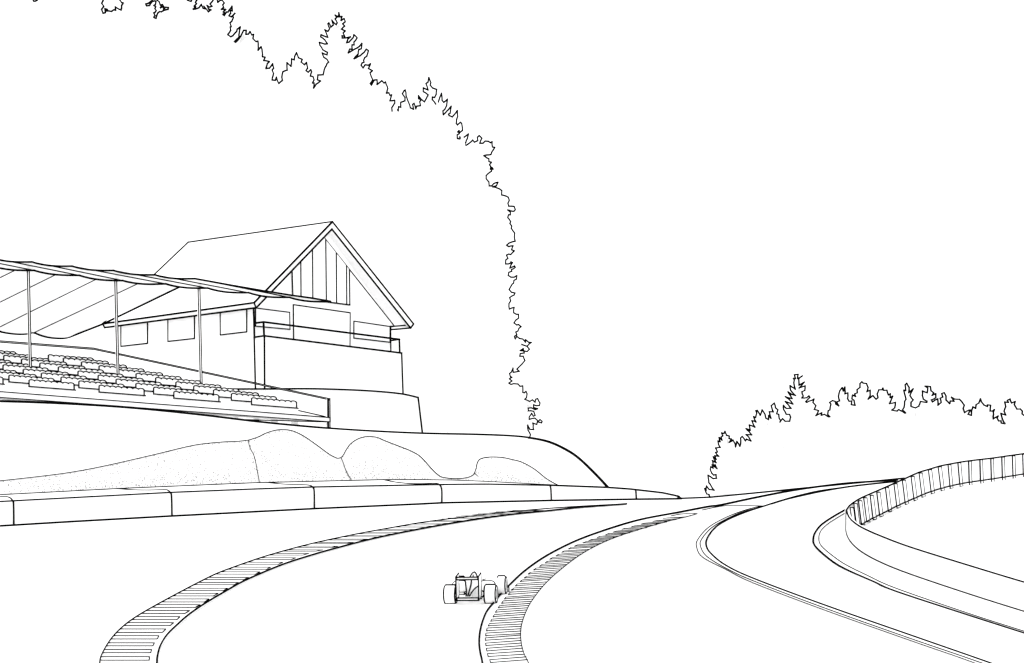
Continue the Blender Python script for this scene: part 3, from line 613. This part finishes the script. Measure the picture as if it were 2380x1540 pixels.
# lower storey with the balcony on top
ls = MB()
L0, L1, L2, L3 = [FL.hit(*p) for p in [(614, 780), (933, 820), (936.5, 925), (614.7, 925)]]
Ct, Cb = Vector((HC[0], HC[1], L0.z)), Vector((HC[0], HC[1], L3.z))
Rt = FRONT.hit(912, 817); Rt.z = L1.z; Rb = Vector((Rt.x, Rt.y, L2.z))
tow = Vector((0, -.03, 0))
for q in ([L0, L1, L2, L3], [Ct + tow, L0, L3, Cb + tow], [Ct + tow, L0, L1, Rt], [L1, Rt, Rb, L2]): ls.poly(q)
ls.ink([Ct + tow * 3, L0 + of, L1 + of, FL.hit(936.2, 915) + of], 2.3)
ls.ink([L0 + of, FL.hit(614.6, 903) + of], 2.3)
ls.ink([Ct + tow * 3, Cb + tow * 3], 2.3)
ls.build('lower_storey', 'wall', house)
br = MB()
r0, r1, r2, r3 = FRONT.hit(591, 750.7), FL.off(.1).hit(612.5, 747.8), FL.off(.1).hit(928, 788.3), FRONT.hit(908.5, 791.3)
br.ink([r0 + of, r1, r2], 2.5); br.ink([r2, r3], 2.0)
br.ink([r1, FL.off(.1).hit(613.8, 780)], 2.6); br.ink([r2, FL.off(.1).hit(929.2, 819.5)], 2.4)
br.build('balcony_rail', 'steel', house)

# ------------------------------------------------------------------ grandstand
PITCH = 1.3
st = thing('grandstand', Vector((STAND.hit(400, 990).x, STAND.hit(400, 990).y, 7.5)), 'roofed grandstand of stepped seat rows under a scalloped canopy', 'grandstand')
sn = STAND.n3()
sl = MB()
f1 = [(-300, 886.5), (0, 909.6), (455, 945.5), (767, 970)]; f2 = [(-300, 899), (0, 923.2), (455, 957), (767, 980)]
a1, a2 = [STAND.hit(*p) for p in f1], [STAND.hit(*p) for p in f2]
sl.strip(a1, a2); sl.strip(a1, [p + sn * 2.2 for p in a1]); sl.strip(a2, [p + sn * 2.2 for p in a2])
sl.poly([a1[-1], a2[-1], a2[-1] + sn * 2.2, a1[-1] + sn * 2.2])
se = -sn * .02
sl.ink([p + se for p in a1], 1.5); sl.ink([p + se for p in a2], 1.4)
sl.ink([STAND.hit(767, 970) + se, STAND.hit(767, 980) + se], 1.8)
sl.ink([STAND.off(.5).hit(762, 969), STAND.off(2.4).hit(655, 945)], 1.6)
sl.ink([STAND.off(.3).hit(540, 974), STAND.off(.3).hit(767, 980.3)], 1.6)
sl.build('floor_slab', 'concrete', st)
B4 = [(584.4, 924.75), (537.5, 914.5), (496, 905.75), (450, 896.5), (408.5, 887.5), (361.5, 877.5), (316, 868), (273, 859), (230, 850), (189, 841), (147, 832), (112, 824.5)]
B3 = [(403.75, 909.75), (356.75, 900), (315.5, 891), (269.5, 881.2), (227.75, 872), (181, 862.5), (135.25, 852.5), (92.25, 843.75), (49.75, 834.5), (8.5, 826), (-33, 817.5), (-68, 810)]
B2 = [(230, 895.5), (183, 885.5), (141.5, 876.5), (95.75, 867), (53.75, 858), (6.75, 848), (-37, 839), (-80, 830.5)]
B1 = [(67.25, 882.5), (20.5, 872), (-21, 863), (-67, 854)]
B0 = [(-98, 869)]
SLP, HGT, LEN = .078, 15.2, 105.0
def rowplane(k): return STAND.off(1.0 + PITCH * k)
ti = MB()
prev = None
for k in range(12):
    u4, v4 = B4[k]; vb = v4 + HGT
    uR = u4 + LEN + 4; uL = -330
    P = rowplane(k)
    z_r, z_l = P.hit(uR, vb + SLP * (uR - u4)), P.hit(uL, vb + .083 * (uL - u4))
    fr_ = [z_l + sn * .04 - Vector((0, 0, .0)), z_r + sn * .04 - Vector((0, 0, .0))]
    bk_ = [p + sn * (PITCH) for p in fr_]
    lo_ = [p - Vector((0, 0, 1.2 if k == 0 else .8)) for p in fr_]
    ti.strip(fr_, bk_); ti.strip(lo_, fr_)
    ti.poly([fr_[1], bk_[1], bk_[1] - Vector((0, 0, 3)), lo_[1] - Vector((0, 0, 1))])
ti.build('seat_tiers', 'concrete', st)
def post(parent, plane, x0, y0, x1, y1, wd, name='post', lines=(0, 1), wgt=1.25):
    o = MB(); nn = plane.n3()
    q = [plane.hit(x0, y0), plane.hit(x0 + wd, y0), plane.hit(x1 + wd, y1), plane.hit(x1, y1)]
    o.prism(q, nn * (q[0] - q[1]).length)
    for f in lines: o.ink([lerp(q[0], q[1], f) - nn * .01, lerp(q[3], q[2], f) - nn * .01], wgt)
    return o.build(name, 'steel', parent)
pp = STAND.off(1.0 + PITCH * 5.55)
post(st, pp, 63, 618, 68.6, 864, 4.8); post(st, pp, 266.3, 642, 272.3, 880, 4.6); post(st, pp, 460, 660, 465.6, 900, 4.6)
post(st, STAND.off(-.03), 761.3, 925.5, 761.6, 970, 5.5, 'corner_post', (0, .4, 1), 1.5)
post(st, STAND.off(-.03), 761.3, 980, 761.8, 998, 5.5, 'corner_post', (0, .4, 1), 1.5)
er = MB()
pb = STAND.off(1.0 + PITCH * 12.5)
def bar(o, p, q, hgt, wgt=1.3):
    d = Vector((0, 0, hgt)); o.prism([p, q, q - d, p - d], (q - p).cross(Vector((0, 0, 1))).normalized() * .1)
    c_ = Vector((0, -.08, 0)); o.ink([p + c_, q + c_], wgt); o.ink([p - d + c_, q - d + c_], wgt)
bar(er, STAND.hit(766.5, 926), pb.hit(218, 808.5), .15)
er.build('end_rail', 'steel', st)
er = MB()
bar(er, pb.hit(218, 808.5), pb.hit(-300, 768), .16)
er.build('back_rail', 'steel', st)
# canopy
cp = STAND.off(1.0 + PITCH * 5.4); cb = STAND.off(1.0 + PITCH * 12.3)
def scal(pts, sag):
    out = []
    for (x0, y0), (x1, y1) in zip(pts, pts[1:]):
        for i in range(8):
            t = i / 8
            out.append((lerp(x0, x1, t), lerp(y0, y1, t) + sag * math.sin(math.pi * t ** .85)))
    return out + [pts[-1]]
t5 = lambda p: T(0, 560, .25, p)
ctop = scal(t5([(-830, 77), (-460, 117), (-80, 155), (295, 193), (668, 232), (1052, 272), (1438, 313), (1812, 348)]), 4.2) + T(455, 490, .25, [(0, 630), (330, 690), (650, 745), (900, 785), (1085, 810), (1250, 840)])
cbot = scal(t5([(-910, 135), (-500, 182), (-90, 228), (315, 272), (735, 318), (1140, 367), (1540, 397), (1930, 437), (2310, 480)]) + [(672.5, 690.75), (765, 700.5)], 4.4)
ca = MB()
n = 110
ct, cbm = resample(ctop, n), resample(cbot, n)
ct3, cb3 = [cp.hit(u, v) for u, v in ct], [cp.hit(u, v) for u, v in cbm]
ca.strip(ct3, cb3)
ca.strip(ct3, [p + sn * .35 for p in ct3]); ca.strip(cb3, [p + sn * .3 for p in cb3])
ca.ink([p + se for p in [cp.hit(u, v) for u, v in ctop]], 2.4); ca.ink([p + se for p in [cp.hit(u, v) for u, v in cbot]], 2.4)
for x0, y0, x1, y1 in ((-460, 117, 315, 272), (-80, 155, 735, 318), (295, 193, 1140, 367), (668, 232, 1540, 397), (1052, 272, 1930, 437), (1438, 313, 2310, 480), (1812, 348, 2690, 523)):
    ca.ink([cp.hit(*p) + se for p in t5([(x0, y0), (x1, y1)])], 1.5)
ca.build('canopy_valance', 'fabric', st)
cr = MB()
bpts = [(-330, 742), (-245, 760), (-160, 758), (-82, 775), (0, 770)]
back = scal([(-330, 722), (-175, 742), (-20, 760)], 6) [:-1] + smooth(t5([(-80, 800), (0, 838), (60, 852), (130, 861), (200, 864), (260, 860), (312, 850), (380, 875), (460, 895), (560, 903), (610, 900), (650, 890)]), 4)
fr2 = [p for p in cbot if p[0] <= 414] + [(416.5, 667)]
n = 60
fa, ba = resample(fr2, n), resample(back, n)
f3, b3 = [cp.hit(u, v) + sn * .05 for u, v in fa], [cb.hit(u, v) for u, v in ba]
cr.strip(f3, [lerp(a, b, .5) for a, b in zip(f3, b3)]); cr.strip([lerp(a, b, .5) for a, b in zip(f3, b3)], b3)
up = Vector((0, 0, .12)); tp = [cp.hit(u, v) for u, v in resample([p for p in ctop if p[0] <= 416], n)]
cr.strip(tp, [p + up for p in b3])
cr.ink([cb.hit(u, v) - Vector((0, .05, .02)) for u, v in back], 2.4)
def under(u, v, t): return lerp(cp.hit(u, v), cb.hit(u, v), t)
cr.ink([cb.hit(*t5([(650, 890)])[0]) - Vector((0, .05, .02)), under(239, 752, .66) - Vector((0, .05, .04)), cp.hit(416.5, 667)], 2.3)
for x0, y0, x1, y1 in ((1280, 393, 310, 850), (895, 350, -70, 828), (515, 310, -460, 790), (135, 270, -850, 752)):
    (a, b), (c, d) = t5([(x0, y0), (x1, y1)])
    P, Q = cp.hit(a, b) + sn * .05, cb.hit(c, d)
    cr.ink([lerp(P, Q, i / 6) - Vector((0, .05, .06)) for i in range(7)], 1.2)
cr.build('canopy_roof', 'fabric', st)

# ------------------------------------------------------------------ eight-seat benches
ORD = ['front', 'second', 'third', 'fourth', 'fifth', 'sixth', 'seventh', 'eighth', 'ninth', 'tenth', 'eleventh', 'back']
NUM = ['nearest the end rail', 'second from the end rail', 'third from the end rail', 'fourth from the end rail', 'fifth from the end rail']
for ci, colm in enumerate((B4, B3, B2, B1, B0)):
    for k, (u0, v0) in enumerate(colm):
        P = rowplane(k)
        bl, brr = P.hit(u0, v0 + HGT), P.hit(u0 + LEN, v0 + HGT + SLP * LEN)
        root = thing('seat_bench', lerp(bl, brr, .5), '%s-row bench of eight scalloped seats, %s' % (ORD[k], NUM[ci]), 'bench', 'benches in the grandstand rows')
        w8 = LEN / 8
        base = MB()
        base.prism([bl + sn * .03, brr + sn * .03, brr + sn * .45, bl + sn * .45], Vector((0, 0, .08)))
        base.ink([bl - sn * .02, P.hit(u0 + LEN + 3, v0 + HGT + SLP * (LEN + 3)) - sn * .02], 1.7)
        base.build('seat_base', 'plastic', root)
        for i in range(8):
            x0, x1 = u0 + i * w8, u0 + (i + 1) * w8
            line = lambda x: v0 + SLP * (x - u0)
            arc = []
            for j in range(7):
                t = j / 6; x = lerp(x0, x1, t)
                arc.append((x, line(x) + 1.6 - 2.7 * math.sin(math.pi * (.12 + .88 * t)) ** .7 + (1.2 if (i == 0 and j == 0) or (i == 7 and j == 6) else 0)))
            q = arc + [(x1, line(x1) + HGT), (x0, line(x0) + HGT)]
            s_ = MB(); s_.prism([P.hit(*p) for p in q], sn * .1)
            s_.ink([P.hit(*p) - sn * .02 for p in arc], 1.45)
            if i == 0: s_.ink([P.hit(x0, line(x0) + 1) - sn * .02, P.hit(x0, line(x0) + HGT) - sn * .02], 1.7)
            if i == 7: s_.ink([P.hit(x1 - .3, line(x1) + 2) - sn * .02, P.hit(x1, line(x1) + HGT) - sn * .02], 1.7)
            s_.build('seat_back', 'plastic', root)

# ------------------------------------------------------------------ guardrail round the infield
gr = thing('guardrail', gnd(2000, 1250), 'curved guardrail panel on posts wrapping round the hairpin', 'guardrail')
wb = [(2520, 1464)] + t8([(2380, 995), (2000, 875), (1600, 740), (1400, 660), (1270, 590), (1200, 530), (1168, 480), (1158, 440)])
wt = [(2520, 1392)] + t8([(2380, 790), (2000, 675), (1600, 550), (1400, 475), (1300, 432), (1240, 400), (1190, 360), (1168, 325), (1160, 293)])
n = 70
B_, T_ = resample(smooth(wb), n), resample(smooth(wt), n)
near_b, near_t = [], []
for i in range(n):
    g_ = gnd(*B_[i]); near_b.append(g_); near_t.append(at(T_[i][0], T_[i][1], g_.y))
pn = MB()
pn.strip(near_b, near_t)
thk = []
for i in range(n):
    d = near_b[min(i + 1, n - 1)] - near_b[max(i - 1, 0)]; q = Vector((-d.y, d.x, 0)).normalized()
    q = q if q.x > 0 else -q; thk.append(q * .12)
pn.strip(near_t, [p + q for p, q in zip(near_t, thk)]); pn.strip([p + q for p, q in zip(near_b, thk)], [p + q for p, q in zip(near_t, thk)])
pn.ink(near_b, 1.7, lift=.8); pn.ink(near_t, 2.0)
pn.ink([near_b[-1], near_t[-1]], 1.8)
# far limb seen from inside
ft = t8([(1160, 293), (1180, 265), (1220, 235), (1260, 212), (1320, 185)]) + T(1785, 805, .25, [(1090, 1308), (1270, 1228), (1400, 1170), (1500, 1140), (1600, 1110), (1690, 1092), (1800, 1072), (1900, 1058), (2080, 1037), (2200, 1020), (2380, 995), (2700, 952)])
fbm = t8([(1158, 440), (1190, 420), (1240, 400), (1275, 385), (1310, 365), (1360, 340), (1450, 296)]) + T(1785, 805, .25, [(1120, 1520), (1210, 1475), (1300, 1435), (1400, 1392), (1450, 1370), (1530, 1342), (1620, 1315), (1720, 1290), (1810, 1272), (1880, 1260), (2000, 1243), (2100, 1228), (2200, 1213), (2380, 1185), (2700, 1140)])
fts, fbs = smooth(ft), smooth(fbm)
us = [1967 + (2440 - 1967) * (i / 80) ** 1.3 for i in range(81)]
GAP = 6.5
def farY(u): return gnd(u, interp(fbs, u) + GAP).y
Y0_ = near_b[-1].y
def farD(u):
    t = min(1, max(0, (u - 1967) / 60)); t = t * t * (3 - 2 * t)
    return lerp(Y0_, farY(u), t)
fT = [at(u, interp(fts, u), farD(u)) for u in us]; fB = [at(u, interp(fbs, u), farD(u)) for u in us]
pn.strip(fB, fT); pn.strip(fT, [p + Vector((-.05, .12, 0)) for p in fT]); pn.strip([p + Vector((-.05, .12, 0)) for p in fB], [p + Vector((-.05, .12, 0)) for p in fT])
pn.ink([p + Vector((0, -.02, 0)) for p in fT], 2.0)
pn.ink([p + Vector((0, -.08, 0)) for u, p in zip(us, fB) if u > 1990], 1.8)
pn.build('rail_panel', 'steel', gr)
for i, (xt, yt) in enumerate([(764, 1496), (798, 1460), (842, 1433), (890, 1406), (950, 1384), (1012, 1355), (1092, 1310), (1171, 1276), (1249, 1243), (1330, 1208), (1404, 1176), (1491, 1145), (1582, 1118), (1674, 1098), (1766, 1080), (1866, 1066), (1971, 1052), (2072, 1042), (2174, 1028), (2272, 1015), (2368, 1001)]):
    u, v = 1785 + xt / 4, 805 + yt / 4
    lean, wd = (7.0, 7.2) if i < 13 else ((5.0, 6.2) if i < 15 else (1.7, 5.6))
    q = [at(a, b, farD(a) - .3) for a, b in ((u, v), (u + wd, v), (u + wd + lean, v + 56), (u + lean, v + 56))]
    o = MB(); o.prism(q, (0, .08, 0)); e_ = Vector((0, -.01, 0))
    o.ink([p + e_ for p in q], 1.35, closed=True)
    o.build('post', 'steel', gr)

# ------------------------------------------------------------------ racing car
YAW = math.radians(-7.5)
CO = gnd(1094.5, 1402)
CM = Matrix.Translation(CO) @ Matrix.Rotation(YAW, 4, 'Z')
car = thing('racing_car', CO, 'open-wheel racing car seen from behind with a boxy rear wing', 'racing car')
CW = 1.75 * S / 2 * CO.y / F
def cbuild(mb, name, mat, parent=car): return mb.build(name, mat, parent, CM)
def wheel(x, y, r, wd):
    prof = [(-wd / 2, r * .55), (-wd / 2, r * .88), (-wd / 2 + .035, r), (wd / 2 - .035, r), (wd / 2, r * .88), (wd / 2, r * .55)]
    t = MB(); N = 28
    t.loft([[(x + a, y + b * math.cos(q), r + b * math.sin(q)) for a, b in prof] for q in [2 * math.pi * i / N for i in range(N + 1)]], closed=False, caps=False)
    ring = lambda xx, rr: [(x + xx, y + rr * math.cos(2 * math.pi * i / 32), r + rr * math.sin(2 * math.pi * i / 32)) for i in range(32)]
    t.ink(ring(-wd / 2, r * .9), rad=CW * 1.2, closed=True); t.ink(ring(wd / 2, r * .9), rad=CW, closed=True)
    for q in (math.radians(97), math.radians(248)):
        P = [(x + a, y + b * math.cos(q), r + b * math.sin(q)) for a, b in ((-wd / 2, r * .9), (-wd / 2 + .035, r + CW * .6), (wd / 2 - .035, r + CW * .6), (wd / 2, r * .9))]
        t.ink(P, rad=CW * 1.2)
    o = cbuild(t, 'wheel', 'rubber')
    d = MB(); N = 20
    for xx in (-wd / 2 + .02, wd / 2 - .02):
        d.poly([(x + xx, y + r * .57 * math.cos(2 * math.pi * i / N), r + r * .57 * math.sin(2 * math.pi * i / N)) for i in range(N)])
    cbuild(d, 'rim', 'steel', o)
for sx in (-1, 1):
    wheel(sx * .61, 0, .277, .33); wheel(sx * .655, 2.05, .29, .26)
def sect(y, cx, hw, z0, z1, n=16, p=2.6):
    out = []
    for i in range(n):
        q = 2 * math.pi * i / n; c, s_ = math.cos(q), math.sin(q)
        out.append((cx + hw * math.copysign(abs(c) ** (2 / p), c), y, (z0 + z1) / 2 + (z1 - z0) / 2 * math.copysign(abs(s_) ** (2 / p), s_)))
    return out
b = MB()
b.loft([sect(-.02, -.04, .1, .2, .45), sect(.3, 0, .17, .14, .6), sect(.8, 0, .27, .1, .66), sect(1.3, 0, .28, .1, .62), sect(1.8, 0, .22, .12, .5), sect(2.4, 0, .14, .12, .34), sect(2.75, 0, .06, .12, .22)])
cbuild(b, 'body', 'paint')
b = MB()
for pl in ([(-.15, .69), (-.135, .56), (-.12, .40), (-.13, .23)], [(.05, .735), (.03, .6), (0, .48), (-.08, .23)], [(.25, .53), (.15, .46), (.075, .38), (-.03, .23)]):
    b.ink([(x, -.06, z) for x, z in smooth(pl, 4)], rad=CW)
b.loft([[(-.13, -.04, .23), (-.03, -.04, .23), (.09, -.04, .40), (.16, -.04, .46), (.04, -.04, .72), (-.15, -.04, .69), (-.12, -.04, .4)],
        [(-.2, .75, .2), (.2, .75, .2), (.24, .75, .4), (.24, .75, .5), (.1, .75, .74), (-.1, .75, .74), (-.24, .75, .4)]])
cbuild(b, 'engine_cover', 'paint')
b = MB()
ho = [(-.135, .7), (-.1, .755), (-.05, .83), (.0, .865), (.035, .87), (.07, .83), (.1, .76), (.125, .7)]
b.loft([[(x, .62, z) for x, z in ho], [(x * .9, .95, z - .03) for x, z in ho]])
b.ink([(x, .62, z) for x, z in smooth(ho, 3)], rad=CW); b.ink([(-.03, .615, .7), (-.01, .615, .78)], rad=CW * .8)
cbuild(b, 'airbox', 'paint')
for sx in (-1, 1):
    b = MB()
    sec = lambda y, k: [(.42 * sx + dx * .24 * k, y, .44 + dz * .17 * k) for dx, dz in [(math.copysign(abs(math.cos(q)) ** .7, math.cos(q)), math.copysign(abs(math.sin(q)) ** .7, math.sin(q))) for q in [2 * math.pi * i / 20 for i in range(20)]]]
    b.loft([sec(.42, .75), sec(.6, 1), sec(1.5, 1), sec(1.6, .85)])
    b.ink(sec(.6, 1.0), rad=CW, closed=True)
    cbuild(b, 'side_pod', 'paint')
    m_ = MB()
    q = [(.2 * sx, 1.0, .52), (.22 * sx, 1.0, .585), (.3 * sx, 1.0, .605), (.38 * sx, 1.0, .57), (.36 * sx, 1.0, .52)]
    m_.prism(q, (0, .08, 0)); m_.ink(q, rad=CW, closed=True)
    cbuild(m_, 'mirror', 'paint')
wg = MB()
def plane_(o, z0, z1):
    o.box(-.32, .32, -.55, -.47, z0, z1)
    o.ink([(-.32, -.555, z0), (.32, -.555, z0), (.32, -.555, z1), (-.32, -.555, z1)], rad=CW, closed=True)
plane_(wg, .775, .85)
wing = cbuild(wg, 'rear_wing', 'paint')
lw = MB(); plane_(lw, .165, .24); cbuild(lw, 'lower_plane', 'paint', wing)
for sx in (-1, 1):
    ep = MB()
    q = [(.325 * sx, -.56, .165), (.325 * sx, -.56, .86), (.325 * sx, -.1, .92), (.325 * sx, -.1, .28)]
    ep.prism(q, (.02 * sx, 0, 0))
    ep.ink([(x + .012 * sx, y, z) for x, y, z in q], rad=CW, closed=True)
    cbuild(ep, 'end_plate', 'paint', wing)
for sx in (-1, 1):
    for y in (0, 2.05):
        a_ = MB()
        for p, q in (((.34, y, .38), (.47, y - .04, .34)), ((.34, y - .12, .22), (.47, y, .2)), ((.47, y - .04, .34), (.34, y - .2, .16))):
            a_.ink([(p[0] * sx, p[1], p[2]), (q[0] * sx, q[1], q[2])], rad=CW * .85)
        cbuild(a_, 'suspension_arm', 'steel')
fw = MB(); fw.box(-.82, .82, 2.5, 2.8, .06, .1)
fwo = cbuild(fw, 'front_wing', 'paint')
for sx in (-1, 1):
    ep = MB(); q = [(.82 * sx, 2.45, .03), (.82 * sx, 2.45, .2), (.82 * sx, 2.85, .2), (.82 * sx, 2.85, .03)]
    ep.prism(q, (.03 * sx, 0, 0)); ep.ink(q, rad=CW * .9, closed=True)
    cbuild(ep, 'end_plate', 'paint', fwo)
